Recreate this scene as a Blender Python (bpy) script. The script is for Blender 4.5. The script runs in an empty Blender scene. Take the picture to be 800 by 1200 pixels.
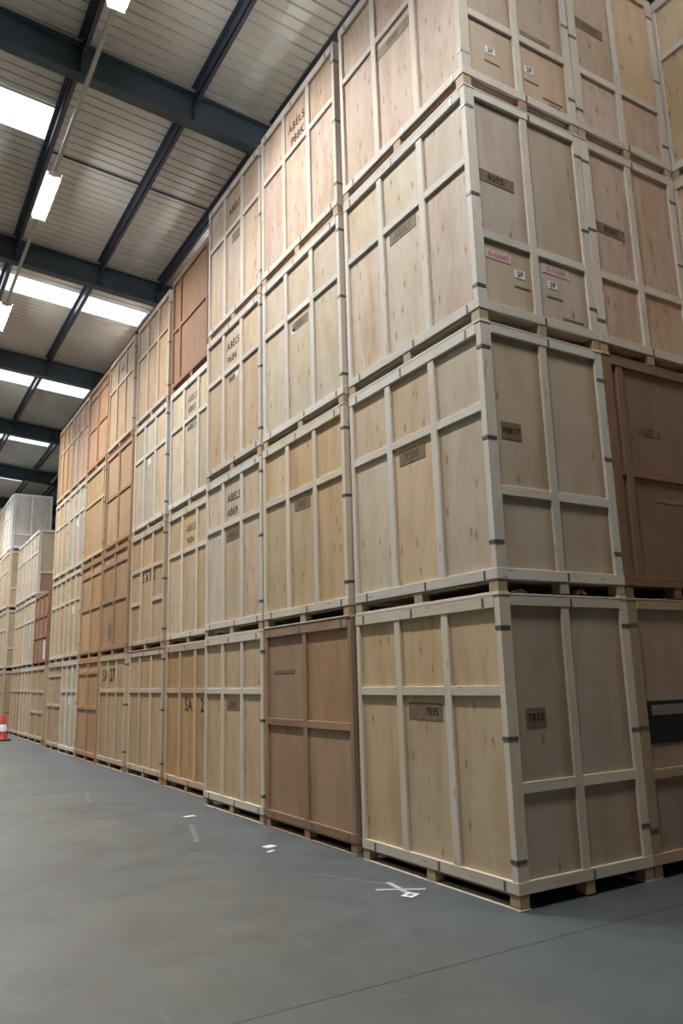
import bpy, math, random
from mathutils import Vector, Matrix
random.seed(7)
S = bpy.context.scene
COL = S.collection

# ---------------------------------------------------------------- camera
F_PX = 912.7
cam_d = bpy.data.cameras.new('camera'); cam = bpy.data.objects.new('camera', cam_d); COL.objects.link(cam)
cam_d.sensor_fit = 'VERTICAL'; cam_d.sensor_height = 36.0; cam_d.lens = 36.0 * F_PX / 1200.0
cam_d.clip_start = 0.05; cam_d.clip_end = 200
yaw, pit, rol = 0.5441, 0.2104, -0.0274
f = Vector((math.sin(yaw)*math.cos(pit), math.cos(yaw)*math.cos(pit), math.sin(pit)))
r = f.cross(Vector((0, 0, 1))).normalized(); u = r.cross(f)
r2 = math.cos(rol)*r + math.sin(rol)*u; u2 = -math.sin(rol)*r + math.cos(rol)*u
M = Matrix((( r2.x, u2.x, -f.x), (r2.y, u2.y, -f.y), (r2.z, u2.z, -f.z))).to_4x4()
M.translation = Vector((-4.351, -4.764, 1.751)); cam.matrix_world = M
S.camera = cam

# ---------------------------------------------------------------- sky, exposure, daylight
S.view_settings.view_transform = 'Standard'; S.view_settings.look = 'None'
S.view_settings.gamma = 1; S.view_settings.exposure = 0.06
W = bpy.data.worlds.new('sky'); S.world = W; W.use_nodes = True
bg = W.node_tree.nodes['Background']; bg.inputs[0].default_value = (0.86, 0.93, 1.0, 1); bg.inputs[1].default_value = 2.3

ROOF_Z0, ROOF_S, ROOF_X0 = 11.2, 0.08, -0.55
def roof_z(x): return ROOF_Z0 - ROOF_S*(x-ROOF_X0)
RAFTERS = [5.76 + 6.1*k for k in range(-3, 8)]
SKY_OFF, SKY_W = 1.62, 1.0
LAMP_Y = [3.35 + 5.45*k for k in range(-1, 8)]
LAMP_X, LAMP_Z = -2.26, 10.5
P_LAMP, P_SKY = 250.0, 85.0

def area(name, loc, sx, sy, power, color, rot=(0, 0, 0)):
    l = bpy.data.lights.new(name, 'AREA'); l.shape = 'RECTANGLE'; l.size = sx; l.size_y = sy
    l.energy = power; l.color = color
    o = bpy.data.objects.new(name, l); o.location = loc; o.rotation_euler = rot; COL.objects.link(o); return o
for y in LAMP_Y:
    area('tube_light', (LAMP_X, y, LAMP_Z-0.075), 0.26, 1.4, P_LAMP, (1.0, 0.985, 0.95)).data.spread = math.radians(136)
for k, y in enumerate(RAFTERS[:-1]):
    if k < 2: continue
    x0, x1 = (-11.5, -2.5) if k <= 3 else (-11.5, 0.9)
    xm = (x0+x1)/2
    area('daylight', (xm, y+SKY_OFF+0.5, roof_z(xm)-0.06), x1-x0, 0.9, P_SKY*(x1-x0)/10, (0.93, 0.97, 1.0), (0, math.atan(ROOF_S), 0))

# ---------------------------------------------------------------- node helpers
def new_mat(name):
    m = bpy.data.materials.new(name); m.use_nodes = True
    nt = m.node_tree; return m, nt, nt.nodes['Principled BSDF']
def N(nt, t, **kw):
    n = nt.nodes.new(t)
    for k, v in kw.items():
        if k.startswith('i_'):
            key = k[2:]; key = int(key) if key.isdigit() else key
            n.inputs[key].default_value = v
        else: setattr(n, k, v)
    return n
def mixc(nt, a, b, fac, mode='MIX'):
    n = nt.nodes.new('ShaderNodeMix'); n.data_type = 'RGBA'; n.blend_type = mode
    for idx, v in ((6, a), (7, b), (0, fac)):
        if isinstance(v, bpy.types.NodeSocket): nt.links.new(v, n.inputs[idx])
        elif idx == 0: n.inputs[0].default_value = v
        else: n.inputs[idx].default_value = (*v, 1)
    return n.outputs[2]
def mth(nt, op, a, b=0.0, clamp=False):
    n = nt.nodes.new('ShaderNodeMath'); n.operation = op; n.use_clamp = clamp
    for i, v in enumerate((a, b)):
        if isinstance(v, bpy.types.NodeSocket): nt.links.new(v, n.inputs[i])
        else: n.inputs[i].default_value = v
    return n.outputs[0]
def mrange(nt, v, a, b, c=0.0, d=1.0):
    n = nt.nodes.new('ShaderNodeMapRange'); nt.links.new(v, n.inputs[0])
    for i, x in enumerate((a, b, c, d)): n.inputs[i+1].default_value = x
    return n.outputs[0]

def wood(name, base, dark, knot, knotty, rough=0.62, ply=True, stain=0.0, vs=(4.0, 12.0)):
    """u of the UV runs along the grain, in metres; obj.color tints the crate it belongs to"""
    m, nt, b = new_mat(name)
    uv = N(nt, 'ShaderNodeUVMap'); oi = N(nt, 'ShaderNodeObjectInfo')
    off = N(nt, 'ShaderNodeCombineXYZ')
    nt.links.new(mth(nt, 'MULTIPLY', oi.outputs['Random'], 61.0), off.inputs[0])
    nt.links.new(mth(nt, 'MULTIPLY', oi.outputs['Random'], 137.0), off.inputs[1])
    add = N(nt, 'ShaderNodeVectorMath', operation='ADD')
    nt.links.new(uv.outputs[0], add.inputs[0]); nt.links.new(off.outputs[0], add.inputs[1])
    def scaled(x, y):
        s = N(nt, 'ShaderNodeVectorMath', operation='MULTIPLY'); nt.links.new(add.outputs[0], s.inputs[0])
        s.inputs[1].default_value = (x, y, 1); return s.outputs[0]
    # broad figure of the veneer
    n1 = N(nt, 'ShaderNodeTexNoise', i_Scale=1.0, i_Detail=3.0, i_Distortion=0.6); nt.links.new(scaled(0.9, 4.5), n1.inputs['Vector'])
    n2 = N(nt, 'ShaderNodeTexNoise', i_Scale=1.0, i_Detail=4.0, i_Distortion=0.4); nt.links.new(scaled(3.5, 60), n2.inputs['Vector'])
    n3 = N(nt, 'ShaderNodeTexNoise', i_Scale=1.0, i_Detail=2.0); nt.links.new(scaled(2.2, 2.6), n3.inputs['Vector'])
    c = mixc(nt, base, dark, mrange(nt, n1.outputs[0], 0.42, 0.74, 0, 0.75))
    c = mixc(nt, c, tuple(x*0.72 for x in dark), mrange(nt, n2.outputs[0], 0.5, 0.8, 0, 0.35 if ply else 0.5))
    c = mixc(nt, c, (min(1, base[0]*1.12), min(1, base[1]*1.12), min(1, base[2]*1.18)), mrange(nt, n3.outputs[0], 0.5, 0.75, 0, 0.5))
    # knots and flecks
    if ply:
        v = N(nt, 'ShaderNodeTexVoronoi', i_Scale=1.0, i_Randomness=0.85); nt.links.new(scaled(*vs), v.inputs['Vector'])
        nv = N(nt, 'ShaderNodeTexNoise', i_Scale=1.0, i_Detail=2.0); nt.links.new(scaled(30, 60), nv.inputs['Vector'])
        d = mth(nt, 'ADD', v.outputs['Distance'], mth(nt, 'MULTIPLY', mth(nt, 'SUBTRACT', nv.outputs[0], 0.5), 0.22))
        k = mrange(nt, d, 0.10, 0.21, 1, 0)
        sep = N(nt, 'ShaderNodeSeparateColor'); nt.links.new(v.outputs['Color'], sep.inputs[0])
        lim = mth(nt, 'MULTIPLY', oi.outputs['Alpha'], knotty) if False else knotty
        k = mth(nt, 'MULTIPLY', k, mrange(nt, sep.outputs[0], lim-0.02, lim, 1, 0))
        c = mixc(nt, c, knot, mth(nt, 'MULTIPLY', k, 0.9))
        halo = mth(nt, 'MULTIPLY', mrange(nt, v.outputs['Distance'], 0.1, 0.5, 0.4, 0), mrange(nt, sep.outputs[0], lim-0.02, lim, 1, 0))
        c = mixc(nt, c, dark, halo)
    else:
        v = N(nt, 'ShaderNodeTexVoronoi', i_Scale=1.0); nt.links.new(scaled(2.1, 12), v.inputs['Vector'])
        c = mixc(nt, c, knot, mrange(nt, v.outputs['Distance'], 0.05, 0.11, 0.75, 0))
    if stain:
        tc = N(nt, 'ShaderNodeTexCoord'); sp = N(nt, 'ShaderNodeSeparateXYZ'); nt.links.new(tc.outputs['Generated'], sp.inputs[0])
        e = mth(nt, 'ADD', sp.outputs[0], mth(nt, 'MULTIPLY', n3.outputs[0], 0.12))
        c = mixc(nt, c, (0.36, 0.20, 0.075), mrange(nt, e, 0.86, 1.04, 0, stain))
    # per piece lightness and per crate tint
    hv = N(nt, 'ShaderNodeHueSaturation')
    nt.links.new(mrange(nt, oi.outputs['Random'], 0, 1, 0.92, 1.06), hv.inputs['Value'])
    nt.links.new(mrange(nt, mth(nt, 'FRACT', mth(nt, 'MULTIPLY', oi.outputs['Random'], 7.3)), 0, 1, 0.82, 1.1), hv.inputs['Saturation'])
    nt.links.new(c, hv.inputs['Color'])
    c = mixc(nt, hv.outputs[0], hv.outputs[0], 0.0)
    mul = nt.nodes.new('ShaderNodeMix'); mul.data_type = 'RGBA'; mul.blend_type = 'MULTIPLY'; mul.inputs[0].default_value = 1
    nt.links.new(c, mul.inputs[6]); nt.links.new(oi.outputs['Color'], mul.inputs[7])
    nt.links.new(mul.outputs[2], b.inputs['Base Color'])
    b.inputs['Roughness'].default_value = rough; b.inputs['Specular IOR Level'].default_value = 0.35
    bp = N(nt, 'ShaderNodeBump', i_Strength=0.25, i_Distance=0.003); nt.links.new(n2.outputs[0], bp.inputs['Height']); nt.links.new(bp.outputs[0], b.inputs['Normal'])
    return m

def plain(name, col, rough=0.6, metal=0.0, noise=0.0, scale=6.0, dark=None):
    m, nt, b = new_mat(name)
    b.inputs['Roughness'].default_value = rough; b.inputs['Metallic'].default_value = metal
    if noise:
        tc = N(nt, 'ShaderNodeTexCoord'); n = N(nt, 'ShaderNodeTexNoise', i_Scale=scale, i_Detail=5.0)
        nt.links.new(tc.outputs['Object'], n.inputs['Vector'])
        c = mixc(nt, col, dark or tuple(x*(1-noise) for x in col), mrange(nt, n.outputs[0], 0.35, 0.7))
        nt.links.new(c, b.inputs['Base Color'])
    else: b.inputs['Base Color'].default_value = (*col, 1)
    return m

MT = {}
MT['ply'] = wood('birch_plywood', (0.62, 0.49, 0.34), (0.49, 0.335, 0.19), (0.17, 0.09, 0.04), 0.62)
MT['ply_end'] = wood('birch_plywood_with_stained_edge', (0.58, 0.475, 0.36), (0.47, 0.355, 0.245), (0.16, 0.09, 0.05), 0.16, stain=0.6)
MT['ply_knotty'] = wood('knotty_pine_plywood', (0.63, 0.50, 0.38), (0.44, 0.275, 0.16), (0.20, 0.10, 0.055), 0.85, vs=(4.2, 17))
MT['ply_brown'] = wood('brown_hardwood_plywood', (0.40, 0.26, 0.16), (0.31, 0.185, 0.105), (0.15, 0.07, 0.03), 0.05)
MT['pine'] = wood('planed_pine', (0.70, 0.645, 0.56), (0.63, 0.55, 0.44), (0.25, 0.15, 0.08), 0, ply=False)
MT['pine_brown'] = wood('reddish_brown_timber', (0.37, 0.225, 0.14), (0.27, 0.155, 0.095), (0.14, 0.07, 0.035), 0, ply=False)
MT['block'] = wood('foot_block_timber', (0.50, 0.38, 0.24), (0.42, 0.29, 0.16), (0.2, 0.12, 0.06), 0, ply=False)
MT['metal'] = plain('galvanised_strap', (0.24, 0.235, 0.22), 0.45, 0.7, 0.4, 9)
MT['clip'] = plain('steel_clip', (0.62, 0.62, 0.6), 0.3, 0.9)
MT['steel'] = plain('blue_grey_painted_steel', (0.060, 0.085, 0.108), 0.5, 0, 0.25, 1.5)
MT['purlin'] = plain('dark_blue_purlin_steel', (0.066, 0.076, 0.105), 0.5, 0, 0.25, 2)
MT['plaque'] = plain('brown_stencil_tape', (0.24, 0.165, 0.095), 0.6, 0, 0.35, 14)
MT['ink'] = plain('black_stencil_ink', (0.035, 0.025, 0.02), 0.7)
MT['inkb'] = plain('faded_brown_ink', (0.13, 0.085, 0.05), 0.7)
MT['white'] = plain('white_paper', (0.78, 0.78, 0.76), 0.6)
MT['pink'] = plain('pink_red_ink', (0.55, 0.22, 0.26), 0.6)
MT['pinkpaper'] = plain('pale_pink_strip', (0.66, 0.52, 0.50), 0.6)
MT['navy'] = plain('navy_blue_sign', (0.006, 0.009, 0.014), 0.7)
MT['grey'] = plain('grey_plate', (0.23, 0.19, 0.19), 0.5)
MT['white_metal'] = plain('white_enamel', (0.75, 0.75, 0.73), 0.4)
MT['trunk'] = plain('pale_grey_trunking', (0.42, 0.42, 0.40), 0.45)
MT['red'] = plain('red_cone_plastic', (0.62, 0.045, 0.035), 0.45)
MT['black'] = plain('black_rubber', (0.02, 0.02, 0.022), 0.6)
MT['reflective'] = plain('reflective_sleeve', (0.72, 0.72, 0.75), 0.35)
MT['plastic'] = plain('clear_plastic_wrap', (0.6, 0.6, 0.57), 0.25)
MT['scuff'] = plain('rubbed_pale_paint', (0.17, 0.185, 0.185), 0.6, 0, 0.45, 20)
MT['tape'] = plain('worn_white_tape', (0.50, 0.52, 0.51), 0.55, 0, 0.4, 30)
m, nt, b = new_mat('lit_fluorescent_tube'); b.inputs['Emission Color'].default_value = (0.95, 0.985, 1, 1); b.inputs['Emission Strength'].default_value = 85
MT['tube'] = m
# roof sheet: white-grey liner, dusty
m, nt, b = new_mat('pale_liner_sheet'); MT['sheet'] = m
tc = N(nt, 'ShaderNodeTexCoord'); g = N(nt, 'ShaderNodeNewGeometry')
n = N(nt, 'ShaderNodeTexNoise', i_Scale=0.6, i_Detail=5.0); nt.links.new(g.outputs['Position'], n.inputs['Vector'])
nt.links.new(mixc(nt, (0.72, 0.70, 0.65), (0.58, 0.56, 0.51), mrange(nt, n.outputs[0], 0.35, 0.7)), b.inputs['Base Color'])
b.inputs['Roughness'].default_value = 0.55
# translucent rooflight sheet
m, nt, b = new_mat('translucent_rooflight'); MT['skylight'] = m
for x in list(nt.nodes):
    if x.type == 'BSDF_PRINCIPLED': nt.nodes.remove(x)
tr = N(nt, 'ShaderNodeBsdfTransparent'); tl = N(nt, 'ShaderNodeBsdfTranslucent'); mx = N(nt, 'ShaderNodeMixShader', i_0=0.35)
tl.inputs[0].default_value = (0.9, 0.92, 0.92, 1); tr.inputs[0].default_value = (0.95, 0.97, 0.97, 1)
nt.links.new(tr.outputs[0], mx.inputs[1]); nt.links.new(tl.outputs[0], mx.inputs[2])
nt.links.new(mx.outputs[0], nt.nodes['Material Output'].inputs[0])
# wall cladding
MT['wall'] = plain('pale_grey_wall_cladding', (0.24, 0.255, 0.265), 0.6, 0, 0.2, 0.7)
# concrete floor
m, nt, b = new_mat('power_floated_concrete'); MT['floor'] = m
g = N(nt, 'ShaderNodeNewGeometry')
def gn(scale, detail=5.0, vec=None, dist=0.0):
    n = N(nt, 'ShaderNodeTexNoise', i_Scale=scale, i_Detail=detail, i_Distortion=dist)
    nt.links.new(vec or g.outputs['Position'], n.inputs['Vector']); return n.outputs[0]
big = gn(0.45)
c = mixc(nt, (0.088, 0.094, 0.087), (0.120, 0.122, 0.109), mrange(nt, big, 0.35, 0.65))
c = mixc(nt, c, (0.076, 0.075, 0.064), mrange(nt, gn(0.8, 7, dist=0.8), 0.5, 0.72, 0, 0.6))
# bluish reflection painted into the colour beside the stacks, with a ragged edge
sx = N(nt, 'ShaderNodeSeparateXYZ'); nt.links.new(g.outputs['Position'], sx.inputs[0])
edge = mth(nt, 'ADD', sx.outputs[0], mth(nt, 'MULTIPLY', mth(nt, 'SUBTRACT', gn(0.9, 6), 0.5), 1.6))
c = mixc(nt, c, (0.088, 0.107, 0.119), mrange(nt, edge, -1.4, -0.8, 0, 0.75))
c = mixc(nt, c, (0.065, 0.075, 0.080), mrange(nt, gn(2.6, 8, dist=0.5), 0.55, 0.78, 0, 0.5))
c = mixc(nt, c, (0.20, 0.20, 0.185), mrange(nt, gn(14, 6), 0.6, 0.8, 0, 0.25))
rot = N(nt, 'ShaderNodeMapping'); rot.inputs['Rotation'].default_value = (0, 0, -0.1); rot.inputs['Scale'].default_value = (7, 0.45, 1)
nt.links.new(g.outputs['Position'], rot.inputs[0])
scr = gn(1.3, 6, rot.outputs[0], 1.0)
c = mixc(nt, c, (0.22, 0.225, 0.215), mrange(nt, scr, 0.64, 0.76, 0, 0.35))
rot2 = N(nt, 'ShaderNodeMapping'); rot2.inputs['Rotation'].default_value = (0, 0, -0.7); rot2.inputs['Scale'].default_value = (0.5, 14, 1)
nt.links.new(g.outputs['Position'], rot2.inputs[0])
c = mixc(nt, c, (0.07, 0.075, 0.075), mrange(nt, gn(1.1, 5, rot2.outputs[0], 1.5), 0.64, 0.8, 0, 0.4))
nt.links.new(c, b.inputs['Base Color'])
nt.links.new(mrange(nt, gn(2.2, 4), 0.3, 0.7, 0.38, 0.6), b.inputs['Roughness'])
bp = N(nt, 'ShaderNodeBump', i_Strength=0.1, i_Distance=0.01); nt.links.new(gn(30, 4), bp.inputs['Height']); nt.links.new(bp.outputs[0], b.inputs['Normal'])

# ---------------------------------------------------------------- mesh helpers
ORD = ['first', 'second', 'third', 'fourth', 'fifth', 'sixth', 'seventh', 'eighth', 'ninth', 'tenth', 'eleventh', 'twelfth', 'thirteenth', 'fourteenth', 'fifteenth', 'sixteenth', 'seventeenth', 'eighteenth', 'nineteenth', 'twentieth']
def mesh(name, verts, faces, uvs=None, mats=(), smooth=False):
    me = bpy.data.meshes.new(name); me.from_pydata(verts, [], faces)
    for mt in mats: me.materials.append(mt)
    if uvs:
        l = me.uv_layers.new(name='UVMap'); i = 0
        for fc in uvs:
            for w in fc: l.data[i].uv = w; i += 1
    if smooth: me.polygons.foreach_set('use_smooth', [True]*len(me.polygons))
    me.update(); return me
CACHE = {}
def box_mesh(name, sx, sy, sz, mat, grain=None, ch=0.003):
    """box centred on its base centre (z from 0 to sz), small chamfers, uv in metres along the grain"""
    key = (round(sx, 3), round(sy, 3), round(sz, 3), mat, grain, ch)
    if key in CACHE: return CACHE[key]
    if grain is None: grain = max(range(3), key=lambda a: (sx, sy, sz)[a])
    c = min(ch, sx*0.25, sy*0.25, sz*0.25)
    vs = []; idx = {}
    for X in (-1, 1):
        for Y in (-1, 1):
            for Z in (-1, 1):
                for a in range(3):
                    p = [X*(sx/2-c), Y*(sy/2-c), Z*(sz/2-c)]; p[a] += (X, Y, Z)[a]*c
                    idx[(X, Y, Z, a)] = len(vs); vs.append((p[0], p[1], p[2]+sz/2))
    fs = []
    for a in range(3):
        b_, c_ = (a+1) % 3, (a+2) % 3
        for s in (-1, 1):
            q = []
            for (i, j) in ((-1, -1), (1, -1), (1, 1), (-1, 1)):
                k = [0, 0, 0]; k[a] = s; k[b_] = i; k[c_] = j; q.append(idx[(*k, a)])
            if s < 0: q.reverse()
            fs.append(q)
        for i in (-1, 1):
            for j in (-1, 1):
                k0 = [0, 0, 0]; k1 = [0, 0, 0]; k0[a] = -1; k1[a] = 1; k0[b_] = k1[b_] = i; k0[c_] = k1[c_] = j
                q = [idx[(*k0, b_)], idx[(*k1, b_)], idx[(*k1, c_)], idx[(*k0, c_)]]
                if i*j < 0: q.reverse()
                fs.append(q)
    for X in (-1, 1):
        for Y in (-1, 1):
            for Z in (-1, 1):
                q = [idx[(X, Y, Z, 0)], idx[(X, Y, Z, 1)], idx[(X, Y, Z, 2)]]
                if X*Y*Z < 0: q.reverse()
                fs.append(q)
    uvs = []
    for q in fs:
        P = [Vector(vs[i]) for i in q]; nrm = (P[1]-P[0]).cross(P[2]-P[0])
        na = max(range(3), key=lambda a: abs(nrm[a]))
        if na == grain: ax, bx = (grain+1) % 3, (grain+2) % 3; uvs.append([(p[ax]*0.2, p[bx]) for p in P])
        else:
            ot = 3-na-grain; uvs.append([(p[grain], p[ot]+na*0.37) for p in P])
    me = mesh(name, vs, fs, uvs, [MT[mat]]); CACHE[key] = me; return me
def link(name, me, parent=None, loc=(0, 0, 0), color=None, rot=None):
    o = bpy.data.objects.new(name, me); COL.objects.link(o); o.location = loc
    if parent: o.parent = parent
    if color: o.color = (*color, 1)
    if rot: o.rotation_euler = rot
    return o
def empty(name, loc, label, cat, group=None):
    o = bpy.data.objects.new(name, None); COL.objects.link(o); o.location = loc; o.empty_display_size = 0.2
    o['label'] = label; o['category'] = cat
    if group: o['group'] = group
    return o
def tag(o, label, cat, group=None):
    o['label'] = label; o['category'] = cat
    if group: o['group'] = group
    return o
def boxes(name, lst, mat, bevel=0):
    """several axis-aligned boxes as one mesh: (x0,x1,y0,y1,z0,z1)"""
    vs, fs = [], []
    for (x0, x1, y0, y1, z0, z1) in lst:
        n = len(vs); vs += [(x, y, z) for x in (x0, x1) for y in (y0, y1) for z in (z0, z1)]
        fs += [[n+a for a in q] for q in ((0, 1, 3, 2), (4, 6, 7, 5), (0, 4, 5, 1), (2, 3, 7, 6), (0, 2, 6, 4), (1, 5, 7, 3))]
    return mesh(name, vs, fs, None, [MT[mat]])
def text_mesh(txt, size, mat, bold=0.0):
    cu = bpy.data.curves.new('lettering', 'FONT'); cu.body = txt; cu.size = size; cu.align_x = 'CENTER'; cu.align_y = 'CENTER'
    cu.extrude = 0.0008; cu.offset = bold; cu.space_character = 1.08; cu.resolution_u = 3
    o = bpy.data.objects.new('tmp', cu); COL.objects.link(o)
    me = bpy.data.meshes.new_from_object(o.evaluated_get(bpy.context.evaluated_depsgraph_get()))
    bpy.data.objects.remove(o); bpy.data.curves.remove(cu)
    me.materials.clear(); me.materials.append(MT[mat]); return me

# ---------------------------------------------------------------- the setting
def struct(o): o['kind'] = 'structure'; return o
XL, XR, YN, YF = -12.5, 8.5, -12.0, 48.0
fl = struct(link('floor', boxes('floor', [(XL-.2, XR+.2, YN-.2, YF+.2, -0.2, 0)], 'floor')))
def wall(name, x0, x1, y0, y1, along, base_mat='wall'):
    w = struct(link(name, boxes(name, [(x0, x1, y0, y1, 0, roof_z(x0)-0.02 if along == 'y' else roof_z(XR)-0.02)], base_mat)))
    return w
wall('wall_left', XL-.2, XL, YN, YF, 'y'); wall('wall_right', XR, XR+.2, YN, YF, 'y')
for nm, y in (('wall_back', YF), ('wall_front', YN-.2)):
    vs = [(x, yy, z) for yy in (y, y+.2) for (x, z) in ((XL, 0), (XR, 0), (XR, roof_z(XR)), (XL, roof_z(XL)))]
    struct(link(nm, mesh(nm, vs, [(0, 1, 2, 3), (7, 6, 5, 4), (0, 4, 5, 1), (1, 5, 6, 2), (2, 6, 7, 3), (3, 7, 4, 0)], None, [MT['wall']])))
# vertical ribs on the far wall, joined: too far away to be told apart
rb = struct(link('trim_1', boxes('trim_1', [(x*0.5-0.03+XL, x*0.5+0.03+XL, YF-0.04, YF-0.001, 0, roof_z(x*0.5+XL)-0.1) for x in range(1, 42)], 'wall')))
# roof: metre-wide ribbed sheets, every one an object
ceil_ = struct(bpy.data.objects.new('ceiling', None)); COL.objects.link(ceil_); ceil_.location = (0, 0, ROOF_Z0)
prof = []
for k in range(5):
    y = k*0.2; prof += [(y, 0), (y+0.163, 0), (y+0.172, 0.035), (y+0.191, 0.035)]
prof.append((1.0, 0))
def sheet_mesh(x0, x1, mat, width=1.0):
    vs, fs = [], []
    for (y, z) in prof:
        if y > width+1e-6: break
        for x in (x0, x1): vs.append((x, y, roof_z(x)-ROOF_Z0+z))
        for x in (x0, x1): vs.append((x, y, roof_z(x)-ROOF_Z0+z+0.004))
    n = len(vs)//4
    for i in range(n-1):
        a, b_ = 4*i, 4*(i+1)
        fs += [(a, b_, b_+1, a+1), (a+2, a+3, b_+3, b_+2), (a, a+2, b_+2, b_), (a+1, b_+1, b_+3, a+3)]
    return mesh('roof_sheet', vs, fs, None, [MT[mat]])
XS, XE_ = XL-0.2, XR+0.2
full = sheet_mesh(XS, XE_, 'sheet')
sA = sheet_mesh(-2.34, XE_, 'sheet'); sB = sheet_mesh(1.08, XE_, 'sheet')
kA = sheet_mesh(XS, -2.34, 'skylight'); kB = sheet_mesh(XS, 1.08, 'skylight')
slices = []
y = YN-0.2
sky_starts = [(r_+SKY_OFF, k) for k, r_ in enumerate(RAFTERS)]
for (s0, k) in sky_starts + [(YF+0.2, 99)]:
    while y < s0-1e-4:
        w = min(1.0, s0-y); w = max(0.2, round(w/0.2)*0.2)
        slices.append((y, w)); y += w if s0-y > 1.0 else s0-y
    if k == 99: break
    if s0+1 > YF or k < 2: continue
    A = k <= 3
    link('roof_sheet', sA if A else sB, ceil_, (0, s0, 0)); link('rooflight_sheet', kA if A else kB, ceil_, (0, s0, 0)); y = s0+1.0
wcache = {1.0: full}
for (yy, w) in slices:
    w = round(w, 1)
    if w not in wcache: wcache[w] = sheet_mesh(XS, XE_, 'sheet', w+0.02)
    link('roof_sheet', wcache[w], ceil_, (0, yy, 0.0))
# dark lap seam across the first bay
def slope_boxes(name, items, mat):
    """boxes that follow the roof slope along x: (x0,x1,y0,y1,dz0,dz1) below the sheet"""
    vs, fs = [], []
    for (x0, x1, y0, y1, a, b_) in items:
        n = len(vs); vs += [(x, y, roof_z(x)+d) for x in (x0, x1) for y in (y0, y1) for d in (a, b_)]
        fs += [[n+i for i in q] for q in ((0, 1, 3, 2), (4, 6, 7, 5), (0, 4, 5, 1), (2, 3, 7, 6), (0, 2, 6, 4), (1, 5, 7, 3))]
    return mesh(name, vs, fs, None, [MT[mat]])
struct(link('trim_2', slope_boxes('trim_2', [(-2.3, 0.8, 8.60, 8.63, -0.03, -0.002)], 'steel')))
# rafters: I sections, with a pale closer angle along the top flange
for i, ry in enumerate(RAFTERS):
    if ry > YF: break
    t = struct(bpy.data.objects.new('roof_beam', None)); COL.objects.link(t); t['label'] = 'deep blue-grey steel roof beam'
    c = ry+0.1; 
    link('bottom_flange', slope_boxes('flange', [(XL, XR, c-0.1, c+0.1, -0.60, -0.58)], 'steel'), t)
    link('web', slope_boxes('web', [(XL, XR, c-0.008, c+0.008, -0.581, -0.079)], 'steel'), t)
    link('top_flange', slope_boxes('flange', [(XL, XR, c-0.1, c+0.1, -0.08, -0.06)], 'steel'), t)
    link('closer_angle', slope_boxes('closer', [(XL, XR, c-0.12, c-0.095, -0.055, -0.012), (XL, XR, c+0.13, c+0.15, -0.05, -0.012)], 'trunk'), t)
    link('stiffener', slope_boxes('stiffener', [(x, x+0.012, c-0.095, c+0.095, -0.582, -0.078) for x in (-9.5, -5.9, -2.34+0.0, -0.55, 0.79)], 'steel'), t)
# purlins between the rafters
PX = [-2.34-1.79*k for k in range(5, 0, -1)] + [-2.34, -0.55, 0.79, 2.4, 4.2, 6.0, 7.8]
for i in range(len(RAFTERS)-1):
    y0, y1 = RAFTERS[i]+0.115, RAFTERS[i+1]+0.085
    for x in PX:
        if x == 0.79 and i > 3: x = 1.2
        if x == 0.79: x = 0.84
        z = roof_z(x)-0.004
        o = struct(link('purlin', boxes('purlin', [(x-0.008, x+0.008, y0, y1, -0.2, 0), (x-0.008, x+0.075, y0, y1, -0.2, -0.188), (x-0.075, x+0.008, y0, y1, -0.012, -0.003), (x+0.067, x+0.075, y0, y1, -0.188, -0.165)], 'purlin'), None, (0, 0, z)))
# lighting trunking and twin-tube lamps
tag(link('lighting_trunking', boxes('trunking', [(LAMP_X-0.03, LAMP_X+0.03, YN+0.1, YF-0.3, LAMP_Z+0.045, LAMP_Z+0.10)], 'trunk')), 'long pale grey lighting trunking running under the roof beams', 'trunking')
for i, ry in enumerate(RAFTERS):   # hangers
    if 0 <= ry < YF:
        pass
def tube_mesh(rad, length, n=10):
    vs, fs = [], []
    for y in (-length/2, length/2):
        for k in range(n):
            a = 2*math.pi*k/n; vs.append((rad*math.cos(a), y, rad*math.sin(a)))
    for k in range(n): fs.append((k, (k+1) % n, n+(k+1) % n, n+k))
    fs.append(list(range(n))[::-1]); fs.append(list(range(n, 2*n)))
    return mesh('tube', vs, fs, None, [MT['tube']], False)
TUBE = tube_mesh(0.019, 1.44)
LN = {0: 'lamp behind the photographer, second from the near wall', 1: 'twin-tube lamp over the near corner, outside the frame'}
lamp_words = ['twin-tube strip lamp above the near corner crates, above the frame',
  'lit twin-tube strip lamp at the top edge of the picture', 'lit twin-tube strip lamp hanging in front of the grey roof, whole in view',
  'lit twin-tube strip lamp cut by the left edge below the rooflights']
for i, ly in enumerate(LAMP_Y):
    lab = lamp_words[i] if i < 4 else 'twin-tube strip lamp, %s along the trunking, left of the frame' % ORD[i]
    t = empty('strip_lamp', (LAMP_X, ly, LAMP_Z), lab, 'lamp', 'strip lamps under the roof')
    link('housing', boxes('housing', [(-0.035, 0.035, -0.75, 0.75, -0.015, 0.045), (-0.13, -0.035, -0.75, 0.75, 0.022, 0.03), (0.035, 0.13, -0.75, 0.75, 0.022, 0.03)], 'white_metal'), t)
    for s in (-1, 1):
        link('tube', TUBE, t, (s*0.085, 0, -0.018))
    for s in (-1, 1):
        link('end_cap', boxes('end_cap', [(-0.115, 0.115, -0.012, 0.012, -0.045, 0.02)], 'white_metal'), t, (0, s*0.742, 0))

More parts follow.
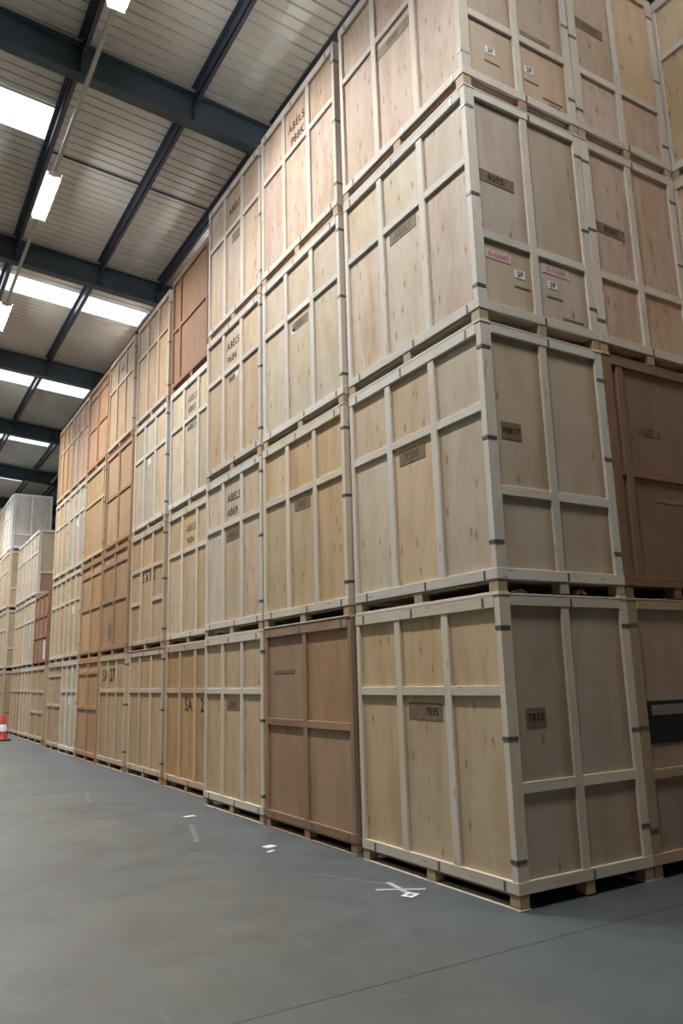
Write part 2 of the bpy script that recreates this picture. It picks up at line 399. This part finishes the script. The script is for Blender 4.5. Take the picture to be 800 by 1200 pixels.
tag(link('lighting_trunking', boxes('trunking', [(1.87, 1.93, YN+0.1, 30, LAMP_Z+0.045-0.1, LAMP_Z+0.0)], 'trunk')), 'added second lighting trunking above the crate block, hidden behind the stacks', 'trunking')  # unseen lamp row, added to brighten the roof sheets on the right
for i, ly in enumerate((-2.1, 3.35, 8.8, 14.25)):
    if i < 2: area('tube_light', (1.9, ly, LAMP_Z-0.02), 0.2, 1.4, 70, (1.0, 0.985, 0.95), (math.pi, 0, 0))  # upward area light added over the hidden row to lift the sheets
    t = empty('strip_lamp', (1.9, ly, LAMP_Z-0.1), 'added strip lamp over the crate block behind the stacks, %s from the near end' % ORD[i], 'lamp', 'strip lamps under the roof')
    link('housing', boxes('housing', [(-0.035, 0.035, -0.75, 0.75, -0.015, 0.045)], 'white_metal'), t)
    for s in (-1, 1): link('tube', TUBE, t, (s*0.085, 0, -0.018))
    for s in (-1, 1): link('end_cap', boxes('end_cap', [(-0.115, 0.115, -0.012, 0.012, -0.045, 0.02)], 'white_metal'), t, (0, s*0.742, 0))
# ---------------------------------------------------------------- crates
HC, DC = 2.4, 1.54
def part(P, name, x0, x1, y0, y1, z0, z1, mat, grain=None, color=None, ch=0.003):
    return link(name, box_mesh(name, x1-x0, y1-y0, z1-z0, mat, grain, ch), P, ((x0+x1)/2, (y0+y1)/2, z0), color)
RX = (math.pi/2, 0, 0)                    # text facing -y
RF = (math.pi/2, 0, -math.pi/2)           # text facing -x
def lettering(P, face, a, z, d, txt, size, mat, tilt=0.0, name='stencil_lettering'):
    """face 'front': a = position along y from the near end, letters face -x; face 'end': a = x, letters face -y"""
    me = text_mesh(txt, size, mat, size*0.02)
    if face == 'front': o = link(name, me, P, (d-0.0015, a, z), None, RF)
    else: o = link(name, me, P, (a, d-0.0015, z), None, RX)
    if tilt: o.rotation_euler[1] = tilt if face == 'end' else 0
    return o
def plaque(P, face, a, z, w, h, mat, txt=None, ink='ink', tilt=0.0, name='stencilled_plate', label=None, size=None, depth=0.03, off=0.0):
    t = 0.004
    if face == 'front': me = boxes(name, [(-t, 0, -w/2, w/2, -h/2, h/2)], mat); o = link(name, me, P, (depth, a, z)); o.rotation_euler[0] = tilt
    else: me = boxes(name, [(-w/2, w/2, -t, 0, -h/2, h/2)], mat); o = link(name, me, P, (a, depth, z)); o.rotation_euler[1] = tilt
    if label: o['label'] = label
    if txt:
        s = size or h*0.8; tm = text_mesh(txt, s, ink, s*0.02)
        if face == 'front': link('lettering', tm, o, (-t-0.001, off, 0), None, RF)
        else: link('lettering', tm, o, (0, -t-0.001, 0), None, RX)
    return o

def crate(x, y, level, w, spec, label, detail=2, end=True, depth=DC, group='storage crates in the stacked row', front_dir=1):
    """origin at the near front bottom corner. front faces -x (w wide along y), end faces -y (depth along x)"""
    z = level*HC
    P = empty('storage_crate', (x, y, z), label, 'crate', group)
    br = spec.get('brown', False)
    pine = 'pine_brown' if br else 'pine'; ply = spec.get('ply', 'ply_brown' if br else 'ply'); plyE = spec.get('ply_end', 'ply_brown' if br else 'ply_end')
    tint = spec.get('tint', (1, 1, 1)); tf = spec.get('frame_tint', tint)
    def jit(c, a):
        g_, h_ = random.uniform(-a, a), random.uniform(-0.022, 0.022)
        return (c[0]*(1+g_+h_), c[1]*(1+g_), c[2]*(1+g_-h_))
    pc = lambda: jit(tint, 0.05)
    fc = lambda: jit(tf, 0.05)
    PW = 0.065; EW = 0.105; BW = 0.09; RD = 0.03       # front post width, end post width, batten, recess
    zb, zt = 0.115, HC-0.018
    # carcass behind the panels
    part(P, 'carcass', RD+0.012, depth-RD, RD+0.012, w-0.02, zb, HC-0.02, ply, 2, tint, 0.001)
    part(P, 'lid', -0.006, depth, -0.006, w, HC-0.018, HC-0.001, ply if br else 'pine', 1, fc())
    # feet
    ys = [(0.004, 0.115), (w/2-0.06, w/2+0.06), (w-0.115, w-0.004)]
    xs = [(0.004, 0.105), (depth/2-0.05, depth/2+0.05), (depth-0.105, depth-0.004)]
    blockm = 'pine_brown' if br else 'block'
    for i, (a, b_) in enumerate(ys):
        for j, (c0, c1) in enumerate(xs):
            if j > 0 and (detail < 2 and i > 0): continue
            part(P, 'foot_block', c0, c1, a, b_, 0.014, zb, blockm, 0, fc())
    part(P, 'runner', 0.0, 0.11, 0.0, w, 0.0, 0.014, pine, 1, fc())
    if detail >= 1:
        part(P, 'runner', depth-0.11, depth, 0.0, w, 0.0, 0.014, pine, 1, fc())
        part(P, 'deck_board', 0.012, 0.115, 0.012, w-0.01, zb-0.02, zb, 'block', 1, tuple(0.6*v for v in tint))  # darker tint puts the shade of the foot slots into the colour
    # front frame
    zr0, zr1 = zb, zb+0.09; zr2, zr3 = HC-0.115, HC-0.018
    part(P, 'corner_post', 0, 0.118, 0.0, PW, zb, zt, pine, 2, fc())
    part(P, 'corner_post', 0, RD+0.06, w-PW, w, zb, zt, pine, 2, fc())
    part(P, 'bottom_rail', -0.004, RD, PW*0, w, zr0, zr1, pine, 1, fc())
    part(P, 'top_rail', -0.005, RD, PW+0.001, w, zr2, zr3, pine, 1, fc())
    fr = spec.get('cols', (1/3, 2/3)); cuts = [PW] + [c*w for c in fr] + [w-PW]
    for c in fr: part(P, 'batten', 0.002, RD, c*w-BW/2, c*w+BW/2, zr1, zr2, pine, 2, fc())
    rails = spec.get('rails', (1.62,))
    nb = len(cuts)-1
    for k in range(nb):
        a = cuts[k]+(BW/2 if k else 0); b_ = cuts[k+1]-(BW/2 if k < nb-1 else 0)
        zs = [zr1] + sorted(rz for rz in rails) + [zr2]
        extra = spec.get('extra', {}).get(k)
        if extra: zs = sorted(zs+[extra])
        for q in range(len(zs)-1):
            lo = zs[q]+(0.035 if q else 0); hi = zs[q+1]-(0.035 if q < len(zs)-2 else 0)
            pm = spec.get('bay', {}).get((k, q), ply)
            part(P, 'panel', RD, RD+0.012, a-0.008, b_+0.008, lo-0.008, hi+0.008, pm, 2, pc(), 0.0015)
            if q < len(zs)-2: part(P, 'mid_rail', 0.004, RD, a, b_, zs[q+1]-0.04, zs[q+1]+0.04, pine, 1, fc())
    # end frame
    if end:
        part(P, 'end_post', depth-EW, depth, 0, RD, zb, zt, pine, 2, fc())
        if br: part(P, 'end_post', 0.19, 0.245, 0.004, RD, zr1, zr2, pine, 2, fc()) if spec.get('double_post') else None
        part(P, 'end_rail', 0.0, depth, -0.003, RD, zr0, zr1, pine, 0, fc())
        part(P, 'end_rail', 0.119, depth-EW-0.001, -0.004, RD, HC-0.10, zr3, pine, 0, fc())
        ec = spec.get('ecols', (0.485,)); er = spec.get('erails', (0.875,))
        cu = [0.118]+[c*depth for c in ec]+[depth-EW]
        for c in ec: part(P, 'end_batten', c*depth-BW/2, c*depth+BW/2, 0.002, RD, zr1, HC-0.10, pine, 2, fc())
        for k in range(len(cu)-1):
            a = cu[k]+(BW/2 if k else 0); b_ = cu[k+1]-(BW/2 if k < len(cu)-2 else 0)
            zs = [zr1]+list(er)+[HC-0.10]
            for q in range(len(zs)-1):
                lo = zs[q]+(0.035 if q else 0); hi = zs[q+1]-(0.035 if q < len(zs)-2 else 0)
                part(P, 'end_panel', a-0.008, b_+0.008, RD, RD+0.012, lo-0.008, hi+0.008, spec.get('ebay', {}).get((k, q), plyE), 2, jit(spec.get('etint', tint), 0.05), 0.0015)
                if q < len(zs)-2: part(P, 'end_mid_rail', a, b_, 0.004, RD, zs[q+1]-0.042, zs[q+1]+0.042, pine, 0, fc())
    # metal straps and clips
    if detail >= 1 and not spec.get('nostrap'):
        key = ('strap',)
        if key not in CACHE: CACHE[key] = boxes('strap', [(-0.003, 0.0, -0.003, 0.07, 0, 0.03), (-0.003, 0.10, -0.003, 0.0, 0, 0.03)], 'metal')
        for hz in (0.36, 1.28, 2.14): link('corner_strap', CACHE[key], P, (-0.001, -0.001, hz+random.uniform(-.05, .05)))
        if end and detail >= 2:
            key = ('strap2',)
            if key not in CACHE: CACHE[key] = boxes('strap', [(0, 0.11, -0.003, 0.0, 0, 0.03)], 'metal')
            for hz in (0.42, 1.28, 2.1): link('corner_strap', CACHE[key], P, (depth-0.108, -0.001, hz+random.uniform(-.05, .05)))
    if detail >= 2:
        key = ('clip',)
        if key not in CACHE: CACHE[key] = boxes('clip', [(-0.004, 0, -0.011, 0.011, 0, 0.075)], 'metal')
        for fy in (0.09, 0.55, 0.93):
            link('rail_clip', CACHE[key], P, (-0.005, fy*w, HC-0.105)); link('rail_clip', CACHE[key], P, (-0.004, (1-fy)*w*0.98, 0.12))
        if end:
            key = ('clip2',)
            if key not in CACHE: CACHE[key] = boxes('clip', [(-0.011, 0.011, -0.004, 0, 0, 0.07)], 'metal')
            link('rail_clip', CACHE[key], P, (0.53*depth, -0.004, HC-0.10)); link('rail_clip', CACHE[key], P, (0.53*depth, -0.003, 0.12))
    return P

LV = ['on the floor', 'second from the floor', 'third from the floor', 'topmost']
T = dict(pale=(1, 1, 1), grey=(0.97, 1.0, 1.06), pink=(0.99, 0.93, 0.92), tan=(0.86, 0.74, 0.62), orange=(0.80, 0.62, 0.45), warm=(0.98, 0.90, 0.78))
def sp(t='pale', brown=False, **k):
    d = dict(tint=T.get(t, t) if not isinstance(t, tuple) else t, brown=brown)
    if not brown: d['frame_tint'] = tuple(0.4+0.6*v for v in d['tint']) if t in ('pale', 'grey', 'pink', 'warm') else d['tint']
    d.update(k); return d
B1 = (0.5,)
# column: (y0, width, x, [four specs, with words])
cols = [
 (0.00, 2.20, 0.00, [('pale plywood crate with a stencilled plate', sp('warm', etint=(0.86, 0.82, 0.84))), ('pale plywood crate', sp('pale')), ('pale plywood crate', sp('grey', bay={(0, 0): 'ply_knotty', (2, 0): 'ply_knotty'})), ('knotty pale plywood crate', sp('pink', ply='ply_knotty'))]),
 (2.36, 2.11, 0.02, [('reddish-brown four-panel crate', sp((1, .98, .95), True, cols=B1, rails=(1.25,), nostrap=True)), ('pale plywood crate', sp('warm')), ('pale plywood crate', sp('grey')), ('knotty pale crate stencilled high up', sp('pink', ply='ply_knotty'))]),
 (4.56, 2.04, 0.03, [('yellowish plywood crate', sp('warm')), ('pale crate with striped stencilling', sp('pale', bay={(0, 0): 'ply_knotty'})), ('pale crate with a two-line stencil', sp('pink')), ('pinkish plywood crate', sp('pink'))]),
 (6.95, 2.20, 0.27, [('orange-tan crate with black stencil marks', sp('orange')), ('pale crate with faint stencilling', sp('warm')), ('pale plywood crate', sp('pale')), ('dark red-brown crate', sp((0.85, 0.70, 0.64), True, cols=(0.16, 0.8), rails=(1.3,), nostrap=True))]),
 (9.42, 2.16, 0.30, [('tan plywood crate', sp('tan')), ('tan crate with extra low rails', sp('tan', extra={0: 0.95, 2: 0.95})), ('pale greyish crate', sp('grey')), ('pinkish-tan crate', sp((0.86, 0.74, 0.66)))]),
 (11.83, 2.14, 0.30, [('tan crate with big black characters', sp((0.86, 0.72, 0.58))), ('brown crate with a dark stain', sp((1.15, 1.1, 1.0), True, cols=B1, rails=(1.22, 2.05), nostrap=True)), ('light brown four-panel crate', sp((1.3, 1.25, 1.15), True, cols=B1, rails=(1.3,), nostrap=True)), ('tan plywood crate', sp((0.88, 0.76, 0.66)))]),
 (14.10, 2.05, 0.30, [('orange-brown crate with two rails', sp((1.35, 1.2, 0.95), True, cols=B1, rails=(1.22, 2.05), nostrap=True)), ('light brown crate with two rails', sp((1.35, 1.3, 1.15), True, cols=B1, rails=(1.22, 2.05), nostrap=True)), ('plain tan crate with wide panels', sp((0.85, 0.71, 0.54), cols=(0.12,), rails=(1.55,))), ('brown crate with a rail at mid height', sp((1.3, 1.1, 0.95), True, cols=B1, rails=(1.22, 2.1), nostrap=True))]),
 (16.22, 1.88, 0.30, [('pale crate', sp('pale')), ('pale crate', sp('warm')), ('pale crate', sp('grey')), ('pinkish crate', sp((0.9, 0.74, 0.68)))]),
 (18.17, 1.88, 0.30, [('tan crate with two rails', sp('tan', cols=B1, rails=(1.22, 2.05))), ('pale crate', sp('warm')), ('pale crate', sp('warm')), ('orange-tan crate', sp((0.84, 0.65, 0.48)))]),
 (21.50, 2.25, 0.47, [('tan crate with red-brown end', sp('tan', cols=B1, rails=(0.95, 1.6), ply_end='ply_brown')), ('reddish crate with nothing above', sp((1.0, 0.88, 0.86), True, rails=(0.95, 1.62), nostrap=True))]),
 (23.85, 2.15, 0.48, [('pale crate', sp('warm')), ('pale crate', sp('grey')), ('pale crate with a bare tan end', sp('grey', ply_end='ply', ebay={(0, 0): 'ply_brown'}, ecols=()))]),
 (26.10, 2.20, 0.50, [('pale crate', sp('tan')), ('pale crate', sp('warm')), ('pale crate', sp('grey'))]),
 (28.95, 2.15, 0.27, [('tan crate', sp('tan')), ('pale crate', sp('warm')), ('pale crate', sp('warm')), ('bright whitish crate', sp((1.25, 1.38, 1.6), erails=(0.7,)))]),
]
y = 31.2
for i in range(7):
    t = random.choice(['pale', 'grey', 'warm', 'tan'])
    cols.append((y, 2.12, 0.30, [('plywood crate', sp(random.choice(['pale', 'grey', 'warm', 'tan', (0.8, 0.62, 0.5)]))) for _ in range(4)])); y += 2.2
CR = {}
for ci, (y0, w, x0, lv) in enumerate(cols):
    for li, (words, spec) in enumerate(lv):
        where = 'corner stack' if ci == 0 else ORD[ci]+' stack from corner'
        lab = '%s, %s in the %s' % (words, LV[li] if not (li == 2 and len(lv) == 3) else 'top', where)
        det = 2 if ci <= 4 else 1 if ci <= 8 else 0
        CR[(ci, li)] = crate(x0+random.uniform(-0.012, 0.012)*(ci > 0), y0, li, w, spec, lab, det, True)
# second crates of the near end, standing behind the corner stack
G2 = 'crates behind the corner stack on the end face'
second = [('pinkish-grey crate with a navy sign', sp((0.74, 0.68, 0.70), ply_end='ply_end', frame_tint=(0.68, 0.52, 0.38), ecols=(), erails=(0.85,))),
          ('dull red-brown crate', sp((0.72, 0.68, 0.72), True, ecols=(0.155,), erails=(1.22,), nostrap=True)),
          ('knotty pale crate', sp('pink', ply_end='ply_knotty')), ('tan crate with a long faded plate', sp('pink', ply_end='ply', ebay={(0, 0): 'ply_knotty', (1, 0): 'ply_knotty'}))]
for li, (words, spec) in enumerate(second):
    CR[('b', li)] = crate(1.552, 0.0, li, 2.2, spec, '%s, %s, end face right of the corner' % (words, LV[li]), 2, True, depth=1.50, group=G2)
for li in range(4):
    CR[('c', li)] = crate(3.09, -2.15, li, 2.2, sp('warm' if li < 3 else 'pale'), 'pale crate at the right edge, %s, stack projecting forward' % LV[li], 1, True, group='crates projecting at the right edge')

# writing, plates and tape on the crates -----------------------------------
w0 = 2.2
plaque(CR[(0, 0)], 'front', 1.10, 1.44, 0.50, 0.15, 'plaque', '7835', 'ink', 0.02, size=0.09, off=-0.1, label='brown tape plate with stencilled number')
plaque(CR[(0, 0)], 'end', 0.335, 1.40, 0.22, 0.15, 'plaque', '7835', 'ink', size=0.085, label='small brown plate with stencilled number')
plaque(CR[(0, 1)], 'front', 1.12, 1.46, 0.42, 0.14, 'plaque', '9385', 'inkb')
o = plaque(CR[(0, 1)], 'end', 0.30, 1.42, 0.235, 0.155, 'plaque', 'F8817', 'ink', size=0.075)
plaque(CR[(0, 2)], 'front', 1.10, 1.47, 0.46, 0.13, 'plaque', 'ABELS', 'inkb', label='faded brown stencilled plate')
plaque(CR[(0, 2)], 'end', 0.34, 1.50, 0.46, 0.12, 'plaque', '8095', 'ink', 0.03)
plaque(CR[(0, 3)], 'front', 1.12, 1.42, 0.62, 0.13, 'plaque', '8086', 'inkb', 0.02)
c = CR[(0, 2)]
plaque(c, 'end', 0.30, 0.70, 0.30, 0.085, 'pinkpaper', 'G-SAMS', 'pink', name='printed_strip', label='pale strip with pink lettering', size=0.07)
plaque(c, 'end', 1.04, 0.74, 0.36, 0.095, 'pinkpaper', 'G-SAMS', 'pink', name='printed_strip', label='pale strip with pink lettering, right panel', size=0.07)
plaque(c, 'end', 1.13, 0.86, 0.50, 0.05, 'plaque', None, name='timber_strip')
for li, zz, pts in ((2, 0.58, (0.56, 0.98)), (3, 0.55, (0.40, 0.92))):
    c = CR[(0, li)]
    for a in pts:
        p = plaque(c, 'end', a, zz, 0.22, 0.17, 'pine' if False else 'inkb', None, name='document_pocket') if False else None
        h = plaque(c, 'end', a, zz, 0.13, 0.08, 'white', '2F', 'ink', name='small_white_label', label='small white label with black mark', size=0.07)
        plaque(c, 'end', a+0.02, zz-0.13, 0.2, 0.016, 'plaque', None, name='timber_strip')
    plaque(c, 'end', 1.23, 0.26 if li == 2 else 0.3, 0.28, 0.02, 'plaque', None, name='timber_strip')
    lettering(c, 'end', 1.24, 0.2 if li == 2 else 0.24, 0.03, 'ABELS', 0.06, 'inkb')
plaque(CR[(0, 3)], 'end', 1.05, 0.98, 0.42, 0.05, 'plaque', None, name='timber_strip')
plaque(CR[('b', 2)], 'end', 0.36, 1.43, 0.44, 0.12, 'plaque', '8083', 'ink', 0.03)
plaque(CR[('b', 3)], 'end', 0.36, 1.52, 0.44, 0.13, 'plaque', '8086', 'inkb', 0.03)
sg = plaque(CR[('b', 0)], 'end', 0.50, 1.29, 0.72, 0.37, 'navy', None, name='navy_sign', label='navy blue sign with a grey panel', depth=0.026)
link('grey_panel', boxes('grey_panel', [(-0.30, 0.34, -0.007, -0.004, 0.06, 0.15)], 'grey'), sg)
plaque(CR[('b', 1)], 'end', 0.80, 0.98, 0.40, 0.045, 'grey', None, name='grey_strip')
lettering(CR[('b', 1)], 'end', 0.62, 1.66, 0.03, 'ABELS', 0.12, 'inkb')
# first and further stacks on the aisle face
lettering(CR[(1, 3)], 'front', 1.05, 1.98, 0.03, 'ABELS', 0.165, 'ink'); lettering(CR[(1, 3)], 'front', 1.03, 1.76, 0.03, 'P88K', 0.165, 'ink')
plaque(CR[(1, 2)], 'front', 1.05, 1.44, 0.42, 0.12, 'plaque', 'ABELS', 'inkb'); plaque(CR[(1, 2)], 'front', 1.24, 1.38, 0.09, 0.08, 'white', None, name='paper_scrap')
plaque(CR[(1, 1)], 'front', 1.06, 1.45, 0.40, 0.13, 'plaque', '9385', 'inkb')
plaque(CR[(1, 0)], 'front', 1.62, 1.85, 0.55, 0.04, 'plaque', None, name='dark_strip')
plaque(CR[(2, 0)], 'front', 1.02, 1.43, 0.44, 0.14, 'plaque', '9384', 'inkb')
lettering(CR[(2, 1)], 'front', 1.0, 2.0, 0.03, 'ABELS', 0.165, 'ink'); lettering(CR[(2, 1)], 'front', 1.05, 1.78, 0.03, 'A869', 0.165, 'ink')
plaque(CR[(2, 1)], 'front', 1.02, 1.44, 0.50, 0.16, 'plaque', 'ABELS', 'inkb')
lettering(CR[(2, 2)], 'front', 1.02, 2.02, 0.03, 'ABELS', 0.165, 'ink'); lettering(CR[(2, 2)], 'front', 1.07, 1.80, 0.03, '9684', 0.165, 'ink')
lettering(CR[(2, 2)], 'front', 1.05, 1.46, 0.03, '9684', 0.13, 'ink'); plaque(CR[(2, 2)], 'front', 0.88, 1.47, 0.1, 0.09, 'white', None, name='paper_scrap')
lettering(CR[(2, 3)], 'front', 1.0, 1.95, 0.03, 'ABELS', 0.165, 'ink'); plaque(CR[(2, 3)], 'front', 0.95, 1.42, 0.28, 0.16, 'plaque', None)
lettering(CR[(3, 0)], 'front', 1.08, 1.38, 0.03, 'SA', 0.30, 'ink'); lettering(CR[(3, 0)], 'front', 0.36, 1.38, 0.03, '27', 0.30, 'ink')
lettering(CR[(3, 1)], 'front', 1.08, 2.0, 0.03, 'ABELS', 0.165, 'inkb'); lettering(CR[(3, 1)], 'front', 1.1, 1.78, 0.03, '9684', 0.165, 'inkb')
lettering(CR[(3, 2)], 'front', 1.08, 2.0, 0.03, 'ABELS', 0.165, 'inkb'); lettering(CR[(3, 2)], 'front', 1.1, 1.8, 0.03, 'A883', 0.165, 'inkb'); lettering(CR[(3, 2)], 'front', 1.1, 1.46, 0.03, 'ABELS', 0.16, 'ink')
lettering(CR[(4, 1)], 'front', 1.0, 1.42, 0.028, 'S A 8 2', 0.26, 'ink')
plaque(CR[(4, 2)], 'front', 1.15, 1.44, 0.2, 0.12, 'white', None, name='paper_scrap')
lettering(CR[(5, 0)], 'front', 1.72, 1.95, 0.03, 'SA', 0.36, 'ink'); lettering(CR[(5, 0)], 'front', 1.1, 1.95, 0.028, '27', 0.38, 'ink')
lettering(CR[(5, 3)], 'front', 1.05, 1.95, 0.03, 'AB', 0.24, 'inkb')
nv = 24; sv = [(-0.0012, (0.17+0.04*math.sin(3*q)+0.03*math.cos(7*q))*math.cos(q), (0.26+0.06*math.cos(2*q)+0.03*math.sin(5*q))*math.sin(q)) for q in [2*math.pi*i/nv for i in range(nv)]]
st = link('dark_stain', mesh('stain', sv+[(0.0, v[1], v[2]) for v in sv], [tuple(range(nv))[::-1]]+[(i, (i+1) % nv, nv+(i+1) % nv, nv+i) for i in range(nv)], None, [plain('sooty_stain', (0.17, 0.105, 0.065), 0.8, 0, 0.5, 9, (0.30, 0.20, 0.12))]), CR[(5, 1)], (0.03, 1.42, 0.5))
for k in ((7, 0), (7, 1), (7, 2), (10, 1)): plaque(CR[k], 'front', 0.9, 1.36, 0.2, 0.2, 'white', None, name='paper_label')
plaque(CR[(9, 1)], 'front', 0.5, 0.5, 0.34, 0.6, 'white', None, name='paper_label')
# bits of wrap caught in the slots under the second crate of the corner stack
for (x, h, lab, mt) in ((0.30, 0.045, 'scrap of clear wrap in the left slot on top of the lowest corner crate', 'white'), (1.02, 0.07, 'crumpled tan rag in the right slot on top of the lowest corner crate', 'block')):
    vs, fs = [], []
    n = 9
    for i in range(n):
        for j in range(5):
            a = i/(n-1); vs.append(((a-0.5)*0.16, (j-2)*0.02, h*(0.25+0.75*abs(math.sin(a*7+j*1.3)))*(1-abs(a-0.5))+0.001))
    for i in range(n-1):
        for j in range(4): q = i*5+j; fs.append((q, q+5, q+6, q+1))
    nv = len(vs); vs += [(v[0], v[1], 0.0) for v in vs]
    fs += [tuple(nv+t for t in reversed(q)) for q in fs]
    o = link('scrap', mesh('scrap', vs, fs, None, [MT[mt]]), None, (x, 0.09, 2.4)); tag(o, lab, 'scrap')

# ---------------------------------------------------------------- floor bits
struct(link('trim_3', boxes('trim_3', [(XL, XR, -0.556, -0.548, 0.0, 0.0006)], 'black')))
FLATS = [0]
def flat(name, x, y, sx, sy, rz, mat, label, cat, group=None):
    o = link(name, boxes(name, [(-sx/2, sx/2, -sy/2, sy/2, 0, 0.0015)], mat), None, (x, y, 0.0005+0.0021*FLATS[0])); FLATS[0] = (FLATS[0]+1) % 3; o.rotation_euler[2] = rz; return tag(o, label, cat, group)
flat('floor_tape', -0.335, 1.08, 0.045, 0.42, 1.0, 'tape', 'strip of white tape crossing another on the floor by the corner crate', 'tape')
t2 = flat('floor_tape', -0.33, 1.12, 0.05, 0.42, -0.15, 'tape', 'torn faded tape strip under the crossed white strip by the corner crate', 'tape')
pp = flat('paper_label', -0.38, 0.88, 0.13, 0.11, 0.45, 'white', 'white paper label lying beside the crossed tape near the corner crate', 'paper')
link('printed_square', boxes('printed_square', [(-0.03, 0.03, -0.025, 0.025, 0.0015, 0.002)], 'grey'), pp)
flat('paper_label', -0.46, 3.36, 0.13, 0.11, 0.2, 'white', 'white paper scrap on the floor in front of the brown crate', 'paper')
flat('paper_label', -0.56, 3.12, 0.11, 0.05, 0.5, 'white', 'thin pale scrap just nearer than the paper before the brown crate', 'paper')
flat('paper_label', -0.48, 5.77, 0.16, 0.1, 0.1, 'white', 'white scrap on the floor in front of the third stack', 'paper')
flat('floor_tape', -0.45, 1.53, 0.035, 1.0, 0.42, 'scuff', 'faded painted line remnant on the floor left of the crossed tape', 'floor mark')
for (x, y, sx_, sy_, a) in ((-0.98, 7.9, 0.05, 1.0, 0.5), (-1.15, 8.6, 0.05, 1.5, -0.2), (-1.6, 9.4, 0.06, 1.6, 0.7), (-0.85, 4.6, 0.06, 1.2, -0.3)):
    flat('floor_scuff', x, y, sx_, sy_, a, 'scuff', 'faint pale scuff streak on the floor, %s' % {7.9: 'before the fourth stack', 8.6: 'just nearer the aisle by the fourth stack', 9.4: 'furthest into the aisle by the fifth stack', 4.6: 'before the second stack'}[y], 'floor mark', 'scuff streaks on the floor')
# traffic cone
cn = empty('traffic_cone', (-0.22, 24.6, 0), 'red and white traffic cone on the floor at the far left by the crates', 'cone')
def lathe(name, prof_, mat, n=20):
    vs, fs = [], []
    for (rr, z) in prof_:
        for k in range(n): a = 2*math.pi*k/n; vs.append((rr*math.cos(a), rr*math.sin(a), z))
    for i in range(len(prof_)-1):
        for k in range(n): q = i*n+k; q2 = i*n+(k+1) % n; fs.append((q, q2, q2+n, q+n))
    fs.append([(len(prof_)-1)*n+k for k in range(n)])
    return mesh(name, vs, fs, None, [MT[mat]], True)
link('cone_body', lathe('cone', [(0.185, 0.05), (0.165, 0.07), (0.105, 0.42), (0.045, 0.88), (0.03, 0.90)], 'red'), cn)
link('reflective_sleeve', lathe('sleeve', [(0.150, 0.30), (0.115, 0.52), (0.1, 0.53)], 'reflective'), cn)
link('base', boxes('base', [(-0.24, 0.24, -0.24, 0.24, 0.0, 0.05)], 'black'), cn)
